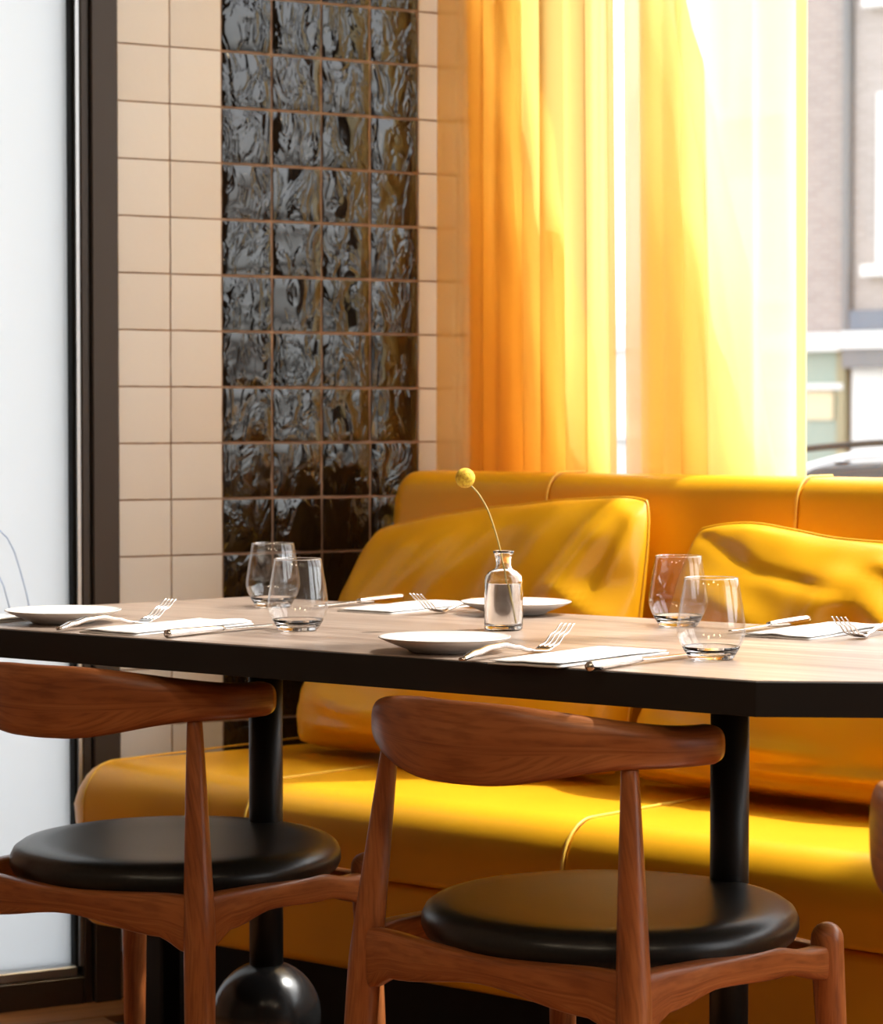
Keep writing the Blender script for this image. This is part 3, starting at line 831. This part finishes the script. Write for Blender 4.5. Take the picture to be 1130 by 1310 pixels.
# ------------------------------------------------------------------ chairs
def build_chair(label, loc, t, group='bentwood dining chairs at the table'):
    root = empty('dining_chair', loc, -t)
    tag(root, label, 'chair', group)
    return root
def chair_parts():
    parts = []
    # backrest: a broad paddle in the middle running out into two round arms
    ph0 = R(88); n = 71; pts = []; tabs = []
    for i in range(n):
        ph = -ph0 + 2 * ph0 * i / (n - 1)
        x = 0.220 * math.sin(ph); y = -0.060 - 0.200 * math.cos(ph)
        arc = 0.21 * abs(ph)
        zt = smooth_tab([(0, 0.7215), (0.04, 0.7215), (0.30, 0.6955), (0.34, 0.6955)], arc)
        zb = smooth_tab([(0, 0.6265), (0.03, 0.6270), (0.205, 0.6500), (0.34, 0.6500)], arc)
        pts.append(Vector((x, y, (zt + zb) / 2))); tabs.append((zt - zb) / 2)
    def sec(i, tt):
        h = tabs[i]
        w = 0.0125 + 0.0095 * max(0, 1 - (h - 0.0225) / 0.024)
        e = min(i, n - 1 - i)
        k = 1.0 if e > 0 else 0.90
        return (w * k, h * k)
    parts.append(('backrest', sweep_me('backrest', pts, sec, 36, power=2.7), M_wood))
    # legs
    def leg_part(top, mid, bot, rt, rm, rb):
        P = []
        top, mid, bot = Vector(top), Vector(mid), Vector(bot)
        nn = 26
        for i in range(nn):
            k = i / (nn - 1)
            if k < 0.5: P.append(bot.lerp(mid, k * 2))
            else: P.append(mid.lerp(top, (k - 0.5) * 2))
        zmid = (mid.z - bot.z) / (top.z - bot.z)
        def s_(i, tt):
            if tt <= 0.5: r_ = rb + (rm - rb) * math.sin(tt * 2 * math.pi / 2) ** 1.0
            else: r_ = rt + (rm - rt) * (math.cos((tt - 0.5) * 2 * math.pi / 2) ** 1.0 if tt < 1 else 0)
            if tt > 0.5:
                q = (tt - 0.5) * 2
                r_ = rm + (rt - rm) * (q ** 1.15)
            return (r_, r_)
        return sweep_me('leg', P, s_, 20, up=(0, 1, 0))
    for s in (-1, 1):
        parts.append(('leg', leg_part((s * 0.181, -0.168, 0.664), (s * 0.205, -0.190, 0.385), (s * 0.222, -0.212, 0.0), 0.0095, 0.0205, 0.0135), M_wood))
    for s in (-1, 1):
        P = [Vector((s * 0.222, 0.208, 0.0)).lerp(Vector((s * 0.207, 0.190, 0.384)), k / 15) for k in range(16)]
        P += [Vector((s * 0.2065, 0.1895, z)) for z in (0.397, 0.408, 0.416, 0.422, 0.4265, 0.4295, 0.4305)]
        def s2(i, tt, P=P):
            z = P[i].z
            if z < 0.384: r_ = 0.0135 + 0.0065 * (z / 0.384)
            else: r_ = 0.020 * max(0.04, 1 - max(0, (z - 0.408) / 0.0227) ** 2.4) ** 0.5
            return (r_, r_)
        parts.append(('leg', sweep_me('leg', P, s2, 20, up=(0, 1, 0)), M_wood))
    # seat rails: deep at the legs, arched between
    def rail(a, b, bulge, bots, tops, th=0.0125):
        a, b = Vector((*a, 0)), Vector((*b, 0)); bulge = Vector((*bulge, 0))
        m = 25; P = []; hs_ = []
        for i in range(m):
            k = i / (m - 1)
            zb = smooth_tab(bots, k); zt = smooth_tab(tops, k)
            q = a.lerp(b, k) + bulge * math.sin(math.pi * k)
            P.append(Vector((q.x, q.y, (zb + zt) / 2))); hs_.append((zt - zb) / 2)
        return sweep_me('seat_rail', P, lambda i, tt: (th, hs_[i]), 20, power=4.5)
    rb_ = [(0, 0.352), (0.13, 0.372), (0.5, 0.389), (0.87, 0.372), (1, 0.352)]
    rt_ = [(0, 0.430), (0.5, 0.4215), (1, 0.430)]
    parts.append(('seat_rail', rail((-0.203, -0.190), (0.203, -0.190), (0, -0.014), rb_, rt_), M_wood))
    sb = [(0, 0.354), (0.14, 0.378), (0.35, 0.392), (0.7, 0.384), (1, 0.362)]
    st = [(0, 0.430), (0.60, 0.424), (0.88, 0.406), (1, 0.404)]
    for s in (-1, 1):
        parts.append(('seat_rail', rail((s * 0.203, -0.190), (s * 0.205, 0.189), (s * 0.014, 0), sb, st), M_wood))
    parts.append(('seat_rail', rail((-0.205, 0.189), (0.205, 0.189), (0, 0.012), [(0, 0.362), (0.5, 0.374), (1, 0.362)], [(0, 0.403), (0.5, 0.408), (1, 0.403)]), M_wood))
    # round upholstered seat, slightly dished, resting on the rails
    prof = [(0.0, 0.400), (0.20, 0.400), (0.216, 0.402), (0.225, 0.409), (0.2295, 0.419), (0.229, 0.430), (0.2245, 0.439), (0.215, 0.4455), (0.20, 0.4485), (0.175, 0.4485), (0.13, 0.4455), (0.07, 0.4435), (0.0, 0.443)]
    parts.append(('seat', lathe_me('seat', prof, 72), M_black_leather))
    return parts
CH = chair_parts()
CH_SEAT_OFF = (0.0, 0.026, 0.008)
def place_chair(label, loc, t):
    root = build_chair(label, loc, t)
    for nm, me, mt in CH:
        o = link(nm, me, root, mt)
        if nm == 'seat':
            o.location = CH_SEAT_OFF
            o.rotation_euler = (R(0.0), 0, 0)
    return root
place_chair('wooden dining chair with round black seat, nearest the camera in full view', (0.187, 3.10, 0), R(42))
place_chair('wooden dining chair with round black seat before the frosted glass door', (-0.383, 3.55, 0), R(32))
place_chair('wooden dining chair of which only the backrest edge enters at the right', (0.647, 2.225, 0), R(80))

# ------------------------------------------------------------------ opal globe lamps hanging in the room (their sparkle shows in the glasses)
LZ = 2.35
M_globe = mat('opal_globe', (0.9, 0.85, 0.75), 0.4, **{'Emission Color': (1.0, 0.80, 0.56, 1), 'Emission Strength': LAMP})
for k, (x, y) in enumerate(((-1.35, 1.15), (-0.45, 0.55), (0.45, 1.05), (1.35, 0.45))):
    r_ = empty('globe_lamp', (x, y, LZ)); tag(r_, 'opal glass globe lamp on a black cord, ' + ('farthest left', 'second from left', 'second from right', 'farthest right')[k] + ' of four in the room', 'lamp', 'globe lamps over the room')
    prof = [(0.0, -0.13)] + [(0.13 * math.sin(math.pi * q / 16), -0.13 * math.cos(math.pi * q / 16)) for q in range(1, 15)] + [(0.045, 0.123), (0.0, 0.123)]
    link('globe', lathe_me('globe', prof, 32), r_, M_globe)
    link('collar', lathe_me('collar', [(0, 0.118), (0.05, 0.118), (0.05, 0.15), (0.012, 0.165), (0, 0.165)], 24), r_, M_black_metal)
    link('cord', sweep_me('cord', tube_pts((0, 0, 0.16), (0, 0, CEIL - LZ - 0.02), 3), lambda i, t: (0.003, 0.003), 8, up=(0, 1, 0)), r_, M_black_metal)
    link('ceiling_rose', lathe_me('ceiling_rose', [(0, CEIL - LZ - 0.03), (0.05, CEIL - LZ - 0.025), (0.055, CEIL - LZ), (0, CEIL - LZ)], 24), r_, M_black_metal)

# ------------------------------------------------------------------ tableware
def local_empty(name, pos, rz):
    o = empty(name, (pos[0] * TK, pos[1] * TK, TZ), rz)
    o.scale = (TK, TK, TK)
    return o
plate_prof = [(0.0, 0.0), (0.040, 0.0), (0.046, 0.0012), (0.049, 0.004), (0.060, 0.008), (0.074, 0.0135), (0.0835, 0.0178), (0.0852, 0.0192), (0.0846, 0.0202), (0.0825, 0.0198), (0.072, 0.0160), (0.058, 0.0110), (0.046, 0.0085), (0.0, 0.0078)]
me_plate_body = lathe_me('plate_body', plate_prof, 72)
rim_prof = [(0.0822, 0.0197), (0.0838, 0.0202), (0.0850, 0.0200), (0.0855, 0.0192), (0.0850, 0.0186), (0.0838, 0.0181)]
me_plate_rim = lathe_me('plate_rim', rim_prof, 72)
M_rim = mat('pale_grey_rim_glaze', (0.52, 0.47, 0.42), 0.22)
def plate(label, pos):
    r_ = local_empty('side_plate', pos, 0)
    tag(r_, label, 'plate', 'white side plates')
    link('dish', me_plate_body, r_, M_china); link('rim', me_plate_rim, r_, M_rim)

def fork_parts():
    out = []
    H = [(0.0, 0.0045), (0.03, 0.010), (0.06, 0.0145), (0.09, 0.0155), (0.12, 0.011), (0.145, 0.0055), (0.155, 0.0045)]
    pts = []
    for i in range(26):
        y = 0.155 * i / 25
        pts.append(Vector((0, y, smooth_tab(H, y))))
    wid = [(0, 0.0042), (0.04, 0.0050), (0.15, 0.0072), (0.5, 0.0058), (0.8, 0.0034), (1, 0.0032)]
    thk = [(0, 0.0022), (0.15, 0.0040), (0.6, 0.0036), (1, 0.0022)]
    out.append(('handle', sweep_me('handle', pts, lambda i, t: (lerp_tab(wid, t), lerp_tab(thk, t)), 14), M_steel))
    # head: shallow curved blade then four tines that rise
    def zc(y):
        return smooth_tab([(0.150, 0.0045), (0.172, 0.0030), (0.192, 0.0085), (0.215, 0.0215), (0.236, 0.0335)], y)
    pts = [Vector((0, 0.150 + 0.035 * i / 12, zc(0.150 + 0.035 * i / 12))) for i in range(13)]
    hw = [(0, 0.0032), (0.35, 0.0075), (0.75, 0.0122), (1, 0.0125)]
    out.append(('head', sweep_me('head', pts, lambda i, t: (lerp_tab(hw, t), 0.0011), 14, power=3), M_steel))
    for k in range(4):
        x0 = -0.0107 + 0.00713 * k; x1 = -0.0100 + 0.00667 * k
        pts = [Vector((x0 + (x1 - x0) * i / 14, 0.182 + 0.054 * i / 14, zc(0.182 + 0.054 * i / 14))) for i in range(15)]
        out.append(('tine', sweep_me('tine', pts, lambda i, t: (0.0017 * (1 - 0.45 * t), 0.0013 * (1 - 0.4 * t)), 8), M_steel))
    return out
FORK = fork_parts()
def fork(label, pos, rz):
    r_ = local_empty('fork', pos, rz); tag(r_, label, 'fork', 'steel forks')
    for nm, me, mt in FORK: link(nm, me, r_, mt)
def knife_parts():
    out = []
    pts = [Vector((0, 0.115 * i / 20, 0.0062)) for i in range(21)]
    w = [(0, 0.0058), (0.05, 0.0064), (0.3, 0.0066), (0.8, 0.0058), (1, 0.0045)]
    h = [(0, 0.0056), (0.05, 0.0060), (0.3, 0.0060), (0.8, 0.0050), (1, 0.0035)]
    out.append(('handle', sweep_me('handle', pts, lambda i, t: (lerp_tab(w, t), lerp_tab(h, t)), 16), M_steel))
    pts = [Vector((0.0, 0.112 + 0.115 * i / 16, 0.0062 - 0.002 * i / 16)) for i in range(17)]
    bw_ = [(0, 0.0040), (0.12, 0.0075), (0.7, 0.0080), (0.92, 0.0050), (1, 0.0012)]
    out.append(('blade', sweep_me('blade', pts, lambda i, t: (lerp_tab(bw_, t), 0.0010), 12, power=2), M_steel))
    return out
KNIFE = knife_parts()
def knife(label, pos, rz):
    r_ = local_empty('table_knife', pos, rz); tag(r_, label, 'knife', 'steel table knives')
    for nm, me, mt in KNIFE: link(nm, me, r_, mt)

def napkin_me(w, l, seed, layers=((0.0, 0.0028), (0.0030, 0.0056))):
    me_out = []
    for li, (z0, z1) in enumerate(layers):
        NX, NY = 14, 20
        verts, faces = [], []
        for top in (0, 1):
            for j in range(NY + 1):
                for i in range(NX + 1):
                    a = -1 + 2 * i / NX; b = -1 + 2 * j / NY
                    x = a * w / 2 * (1 - 0.03 * li); y = b * l / 2 * (1 - 0.012 * li)
                    lift = (0.0035 + 0.002 * li) * max(0, noise.noise(Vector((a * 0.9, b * 0.9, seed)))) * (0.5 + 0.5 * abs(b))
                    e = 0.0010 * max(0, (max(abs(a), abs(b)) - 0.9) / 0.1) ** 2
                    z = (z1 - e if top else z0 + e * (li > 0)) + lift * (1 if (top or li) else 0.6)
                    verts.append((x, y, z))
        off = (NX + 1) * (NY + 1)
        for j in range(NY):
            for i in range(NX):
                q = (j * (NX + 1) + i, j * (NX + 1) + i + 1, (j + 1) * (NX + 1) + i + 1, (j + 1) * (NX + 1) + i)
                faces.append(tuple(reversed(q))); faces.append(tuple(k + off for k in q))
        ring = [i for i in range(NX + 1)] + [j * (NX + 1) + NX for j in range(1, NY + 1)] + [NY * (NX + 1) + i for i in range(NX - 1, -1, -1)] + [j * (NX + 1) for j in range(NY - 1, 0, -1)]
        m = len(ring)
        for k in range(m):
            a_, b2 = ring[k], ring[(k + 1) % m]
            faces.append((a_, b2, b2 + off, a_ + off))
        me_out.append(fix(mesh('napkin_fold', verts, faces)))
    return me_out
def napkin(label, pos, rz, w=0.105, l=0.250, seed=1.0):
    r_ = local_empty('napkin', pos, rz); tag(r_, label, 'napkin', 'folded white napkins')
    for me in napkin_me(w, l, seed): link('fold', me, r_, M_napkin)

def at(org, sgn, a, b):
    p = Vector(org) + sgn * (tu.xy * a + tn.xy * b)
    return (p.x, p.y)
S1 = (0.004, 3.31); S2 = (-0.555, 3.775); S3 = (0.114, 3.945); S4 = (0.706, 3.50)
ZF = -A_T; ZB = math.pi - A_T
plate('white side plate on the near table edge left of the bud vase', S1)
plate('white side plate at the far left end of the table', S2)
plate('white side plate behind the bud vase', S3)
fork('steel fork between the near centre plate and its napkin', at(S1, 1, 0.109, -0.113), ZF)
fork('steel fork beside the far left plate', at(S2, 1, 0.109, -0.120), ZF)
fork('steel fork lying left of the plate behind the bud vase', at(S3, -1, 0.103, -0.115), ZB)
fork('steel fork with tines up at the right picture edge', at(S4, -1, 0.112, -0.095), ZB)
napkin('folded white napkin between fork and knife on the near table edge', at(S1, 1, 0.194, 0.022), ZF, seed=1.3)
napkin('folded white napkin before the left pair of tumblers', at(S2, 1, 0.194, 0.015), ZF, seed=4.1)
napkin('folded white napkin behind the left tumblers, before the slumped pillow', at(S3, -1, 0.198, 0.0), ZB, seed=7.7)
napkin('folded white napkin right of the right pair of tumblers', at(S4, -1, 0.205, 0.02), ZB, seed=2.6)
napkin('folded white napkin tucked beside the far left plate at the table corner', at(S2, 1, -0.118, -0.045), ZF, 0.085, 0.11, seed=5.2)
knife('steel table knife before the right pair of tumblers', at(S1, 1, 0.294, -0.110), ZF)
knife('steel table knife before the left pair of tumblers', at(S2, 1, 0.302, -0.105), ZF)
knife('steel table knife beside the left tumblers on the far side', at(S3, -1, 0.318, -0.128), ZB)
knife('steel table knife beside the right tumblers on the far side', at(S4, -1, 0.294, -0.11), ZB)

# tumblers: thin upper wall, solid base
me_base = lathe_me('tumbler_base', [(0.0, 0.0006), (0.020, 0.0), (0.0265, 0.0), (0.0290, 0.0025), (0.0305, 0.0055), (0.0345, 0.012), (0.0365, 0.016), (0.0352, 0.0166), (0.0305, 0.0120), (0.0235, 0.0095), (0.0, 0.0085)], 56)
wall_p = [(0.0365, 0.016), (0.0400, 0.023), (0.0426, 0.031), (0.0432, 0.037), (0.0422, 0.048), (0.0390, 0.070), (0.0355, 0.090), (0.0336, 0.1010)]
me_wall = lathe_me('tumbler_wall', wall_p + [(0.0331, 0.1016), (0.0326, 0.1010)] + [(r_ - 0.0013, z + (0.001 if z < 0.03 else 0)) for r_, z in wall_p[-2::-1]], 64)
me_rim = lathe_me('tumbler_rim', [(0.0326, 0.1006), (0.0337, 0.1006), (0.0338, 0.1014), (0.0332, 0.1020), (0.0325, 0.1014), (0.0326, 0.1006)], 64)
def tumbler(label, pos):
    r_ = local_empty('tumbler', pos, 0); tag(r_, label, 'glass', 'clear glass tumblers')
    link('base', me_base, r_, M_glass); link('wall', me_wall, r_, M_tumbler); link('rim', me_rim, r_, M_glass)
tumbler('clear tumbler in front of the left pair, before the black tiles', (-0.203, 3.640))
tumbler('clear tumbler at the rear of the left pair, before the black tiles', (-0.268, 4.095))
tumbler('clear tumbler in front of the right pair, near the table corner', (0.336, 3.206))
tumbler('clear tumbler at the rear of the right pair, before the creased pillow', (0.342, 3.718))

# bud vase with one dried flower
VP = (0.0880, 3.648)
vz = local_empty('bud_vase', VP, 0); tag(vz, 'small clear glass bottle vase holding one yellow flower', 'vase')
vo = [(0.0, 0.0), (0.024, 0.0), (0.0268, 0.002), (0.0275, 0.006), (0.0275, 0.070), (0.0262, 0.0765), (0.0215, 0.0825), (0.0150, 0.0858), (0.0118, 0.0885), (0.0110, 0.092), (0.0110, 0.1015), (0.0122, 0.1035), (0.0122, 0.1055), (0.0150, 0.1105), (0.0150, 0.1120), (0.0135, 0.1128)]
vi = [(0.0098, 0.1095), (0.0092, 0.1035), (0.0092, 0.092), (0.0108, 0.0875), (0.0165, 0.0835), (0.0232, 0.0760), (0.0250, 0.069), (0.0250, 0.010), (0.0235, 0.0065), (0.0, 0.0055)]
link('bottle', lathe_me('bottle', vo + vi, 56), vz, M_glass)
link('water', lathe_me('water', [(0.0, 0.0056), (0.0234, 0.0066), (0.0249, 0.010), (0.0249, 0.0660), (0.0245, 0.0665), (0.0, 0.0660)], 48), vz, M_water)
fw = local_empty('billy_button_flower', VP, 0); tag(fw, 'round yellow dried flower on a thin bent stem in the vase', 'flower')
ctrl = [(0.014, -0.004, 0.010), (0.008, 0.0, 0.045), (0.001, 0.0, 0.085), (-0.0045, 0.0, 0.112), (-0.012, 0.0, 0.140), (-0.0225, 0.0, 0.170), (-0.035, 0.0, 0.192), (-0.047, 0.0, 0.2055)]
cp = [Vector(c) for c in ctrl]; pts = []
for i in range(len(cp) - 1):
    p0, p1, p2, p3 = cp[max(0, i - 1)], cp[i], cp[i + 1], cp[min(len(cp) - 1, i + 2)]
    for k in range(8):
        t = k / 8
        pts.append(0.5 * ((2 * p1) + (p2 - p0) * t + (2 * p0 - 5 * p1 + 4 * p2 - p3) * t * t + (3 * p1 - p0 - 3 * p2 + p3) * t ** 3))
pts.append(cp[-1])
link('stem', sweep_me('stem', pts, lambda i, t: (0.0012, 0.0012), 8, up=(0, 1, 0)), fw, M_stem)
for k in (33, 40, 45):
    a = pts[k]; b = a + Vector((-0.0045, 0.0, 0.0035))
    link('leaf_scale', sweep_me('leaf_scale', tube_pts(a, b, 5), lambda i, t: (0.0010 * (1 - 0.8 * t), 0.0004), 6, up=(0, 1, 0)), fw, M_stem)
bm = bmesh.new(); bmesh.ops.create_icosphere(bm, subdivisions=5, radius=0.0138)
fl_dirs = []
for k in range(420):
    z = 1 - 2 * (k + 0.5) / 420; a = k * 2.39996
    fl_dirs.append(Vector((math.sqrt(1 - z * z) * math.cos(a), math.sqrt(1 - z * z) * math.sin(a), z)))
from mathutils.kdtree import KDTree
kd = KDTree(len(fl_dirs))
for i, d in enumerate(fl_dirs): kd.insert(d, i)
kd.balance()
for v in bm.verts:
    _, _, d = kd.find(v.co.normalized())
    v.co *= 1 + 0.055 * (1 - min(1, d / 0.10) ** 2) - 0.02
me = bpy.data.meshes.new('bloom'); bm.to_mesh(me); bm.free()
for p in me.polygons: p.use_smooth = True
o = link('bloom', me, fw, M_bloom); o.location = (-0.0545, 0.0, 0.2155)

# ------------------------------------------------------------------ street outside
SZ = -0.45
M_street = mat('asphalt', (0.30, 0.29, 0.28), 0.9); add_noise_color(M_street, [(0.3, (0.26, 0.25, 0.24)), (0.7, (0.34, 0.33, 0.31))], 12)
M_pave = mat('paving', (0.45, 0.43, 0.40), 0.9); add_noise_color(M_pave, [(0.3, (0.40, 0.38, 0.36)), (0.7, (0.50, 0.47, 0.44))], 6)
st = MB().box(-80, 80, -60, 80, SZ - 0.3, SZ - 0.02).build('street', M_street); st.rotation_euler = (0, 0, -A_S)
tag(st, 'pale asphalt street outside the window', 'street', kind='structure')
pv = MB().box(-60, 40, 4.25, 6.6, SZ - 0.1, SZ + 0.08).build('pavement', M_pave); pv.rotation_euler = (0, 0, -A_S)
tag(pv, 'stone pavement just outside the window', 'pavement', kind='structure')

def brick_mat(name, c1, c2, mortar):
    m = mat(name, rough=0.9, spec=0.2)
    N, L, B = nodes(m)
    tc = N.new('ShaderNodeTexCoord')
    sx = N.new('ShaderNodeSeparateXYZ'); cb = N.new('ShaderNodeCombineXYZ')
    L.new(tc.outputs['Object'], sx.inputs[0]); L.new(sx.outputs[0], cb.inputs[0]); L.new(sx.outputs[2], cb.inputs[1])
    bk = N.new('ShaderNodeTexBrick')
    bk.inputs['Color1'].default_value = (*c1, 1); bk.inputs['Color2'].default_value = (*c2, 1); bk.inputs['Mortar'].default_value = (*mortar, 1)
    bk.inputs['Scale'].default_value = 1; bk.inputs['Brick Width'].default_value = 0.22; bk.inputs['Row Height'].default_value = 0.07; bk.inputs['Mortar Size'].default_value = 0.008
    L.new(cb.outputs[0], bk.inputs['Vector']); L.new(bk.outputs[0], B.inputs['Base Color'])
    return m
M_brick_a = brick_mat('mauve_brick', (0.42, 0.355, 0.335), (0.36, 0.30, 0.285), (0.46, 0.43, 0.41))
M_brick_b = brick_mat('pink_brick', (0.48, 0.42, 0.395), (0.42, 0.36, 0.335), (0.52, 0.485, 0.465))
M_white = mat('white_paint', (0.82, 0.81, 0.79), 0.6)
M_greyblue = mat('blue_grey_sign', (0.16, 0.19, 0.24), 0.5)
M_awn = mat('grey_awning', (0.22, 0.22, 0.23), 0.8)
M_green = mat('green_shop_glass', (0.34, 0.42, 0.36), 0.25)
M_poster = mat('cream_poster', (0.80, 0.66, 0.44), 0.6)
M_olive = mat('olive_pilaster', (0.36, 0.32, 0.20), 0.7)
M_dark_win = mat('window_reflection', (0.55, 0.58, 0.60), 0.15)
M_roof = mat('slate_roof', (0.22, 0.21, 0.22), 0.8)
FN = 30.0
def building(name, label, u0, u1, z1, brick, depth=9.0, roof=None):
    r_ = empty(name, (0, 0, 0), -A_S); tag(r_, label, 'building', 'street buildings opposite')
    MB().box(u0, u1, FN, FN + depth, SZ, z1).build('facade', brick, r_)
    MB().box(u0 - 0.1, u1 + 0.05, FN - 0.18, FN + depth, z1, z1 + 0.35).build('roof_edge', roof or M_roof, r_)
    return r_
def bwindow(r_, u0, u1, z0, z1, sill=True):
    f = MB().box(u0, u1, FN - 0.06, FN + 0.02, z0, z1).build('window', M_white, r_)
    um = (u0 + u1) / 2; zm = z0 + (z1 - z0) * 0.55
    for (a, b, c, d) in ((u0 + 0.14, um - 0.05, z0 + 0.12, zm - 0.05), (um + 0.05, u1 - 0.14, z0 + 0.12, zm - 0.05), (u0 + 0.14, um - 0.05, zm + 0.05, z1 - 0.12), (um + 0.05, u1 - 0.14, zm + 0.05, z1 - 0.12)):
        MB().box(a, b, FN - 0.08, FN - 0.05, c, d).build('pane', M_dark_win, f)
    if sill: MB().box(u0 - 0.14, u1 + 0.14, FN - 0.22, FN + 0.02, z0 - 0.15, z0).build('window_sill', M_white, r_)
A = building('brick_building', 'mauve brick building with a green shopfront seen beyond the curtain edge', -19.6, -17.33, 9.5, M_brick_a)
for k in range(3):
    bwindow(A, -19.2, -18.35, 2.75 + 2.5 * k, 4.3 + 2.5 * k)
MB().box(-19.6, -17.33, FN - 0.30, FN, 1.93, 2.17).build('cornice', M_white, A)
MB().box(-19.6, -17.45, FN - 0.06, FN, 1.50, 1.93).build('transom_glass', M_green, A)
MB().box(-19.6, -17.35, FN - 0.16, FN, 1.42, 1.50).build('ledge', M_white, A)
MB().box(-19.6, -17.45, FN - 0.05, FN, SZ + 0.5, 1.42).build('shop_glass', M_green, A)
MB().box(-17.95, -17.53, FN - 0.09, FN - 0.05, 1.02, 1.40).build('poster', M_poster, A)
MB().box(-17.45, -17.33, FN - 0.14, FN, SZ, 1.93).build('pilaster', M_olive, A)
MB().box(-17.38, -17.30, FN - 0.14, FN - 0.02, 2.17, 9.4).build('drainpipe', M_awn, A)
Bb = building('brick_building', 'pink brick building with white sash windows right of the drainpipe', -17.28, -9.0, 9.5, M_brick_b)
for u_ in (-16.92, -15.0, -13.1, -11.2):
    for z_ in (3.05, 6.55):
        bwindow(Bb, u_, u_ + 1.15, z_, z_ + 2.25)
MB().box(-17.28, -9.0, FN - 0.12, FN, 2.20, 2.46).build('sign_fascia', M_greyblue, Bb)
MB().box(-17.28, -9.0, FN - 0.35, FN, 1.95, 2.18).build('cornice', M_white, Bb)
MB().box(-17.28, -9.0, FN - 0.30, FN, 1.70, 1.95).build('awning', M_awn, Bb)
for k in range(10):
    u_ = -17.24 + k * 0.82
    MB().box(u_, u_ + 0.74, FN - 0.10, FN, SZ + 0.1, 1.70).build('door_panel', M_white, Bb)
Cc = building('garage', 'low pale garage far behind the curtain', -27.0, -19.75, 2.0, M_white, roof=M_white)
for u_ in (-26.4, -24.6, -22.8, -21.0):
    bwindow(Cc, u_, u_ + 0.9, 0.9, 1.8)

# parked car
M_car = mat('silver_car_paint', (0.62, 0.64, 0.66), 0.22, metal=0.4, **{'Coat Weight': 0.6})
M_carglass = mat('dark_car_glass', (0.03, 0.035, 0.04), 0.08)
M_tyre = mat('tyre_rubber', (0.02, 0.02, 0.02), 0.8)
car = empty('parked_car', (0, 0, SZ), -A_S); tag(car, 'silver parked car whose roof shows above the banquette', 'car')
CN = 7.5
def car_hull(name, prof, n0, n1, mtl, inset=0.0, parent=car):
    b = bmesh.new()
    A_ = [b.verts.new((x, n0, z)) for x, z in prof]; B_ = [b.verts.new((x, n1, z)) for x, z in prof]
    b.faces.new(A_); b.faces.new(B_[::-1])
    for i in range(len(prof)):
        j = (i + 1) % len(prof)
        b.faces.new((A_[j], A_[i], B_[i], B_[j]))
    bmesh.ops.recalc_face_normals(b, faces=b.faces)
    bmesh.ops.bevel(b, geom=list(b.edges), offset=0.05, segments=3, profile=0.5, affect='EDGES')
    me = bpy.data.meshes.new(name); b.to_mesh(me); b.free()
    for p in me.polygons: p.use_smooth = True
    return link(name, me, parent, mtl)
cu = -6.3
car_hull('body', [(cu, 0.35), (cu + 0.02, 0.62), (cu + 0.25, 0.80), (cu + 1.15, 0.92), (cu + 3.6, 0.95), (cu + 4.35, 0.90), (cu + 4.4, 0.40), (cu + 4.1, 0.22), (cu + 0.3, 0.22)], CN, CN + 1.75, M_car)
car_hull('cabin_glass', [(cu + 1.05, 0.90), (cu + 1.75, 1.33), (cu + 2.6, 1.37), (cu + 3.5, 1.33), (cu + 4.2, 0.92)], CN + 0.10, CN + 1.65, M_carglass)
car_hull('roof', [(cu + 1.50, 1.285), (cu + 1.85, 1.375), (cu + 2.6, 1.425), (cu + 3.4, 1.39), (cu + 3.7, 1.31), (cu + 2.6, 1.32)], CN + 0.14, CN + 1.61, M_car)
for nn in (CN + 0.13, CN + 1.60):
    pts = [Vector((cu + 1.30 + 2.3 * k / 14, nn, 1.285 + 0.135 * math.sin(math.pi * (0.12 + 0.80 * k / 14)))) for k in range(15)]
    link('roof_rail', sweep_me('roof_rail', pts, lambda i, t: (0.012, 0.012), 10), car, M_black_metal)
for x in (cu + 0.85, cu + 3.5):
    for nn in (CN + 0.12, CN + 1.63):
        prof = [(0, -0.1), (0.2, -0.1), (0.29, -0.09), (0.31, -0.06), (0.31, 0.06), (0.29, 0.09), (0.2, 0.1), (0, 0.1)]
        o = link('wheel', lathe_me('wheel', prof, 32), car, M_tyre); o.location = (x, nn, 0.31); o.rotation_euler = (R(90), 0, 0)
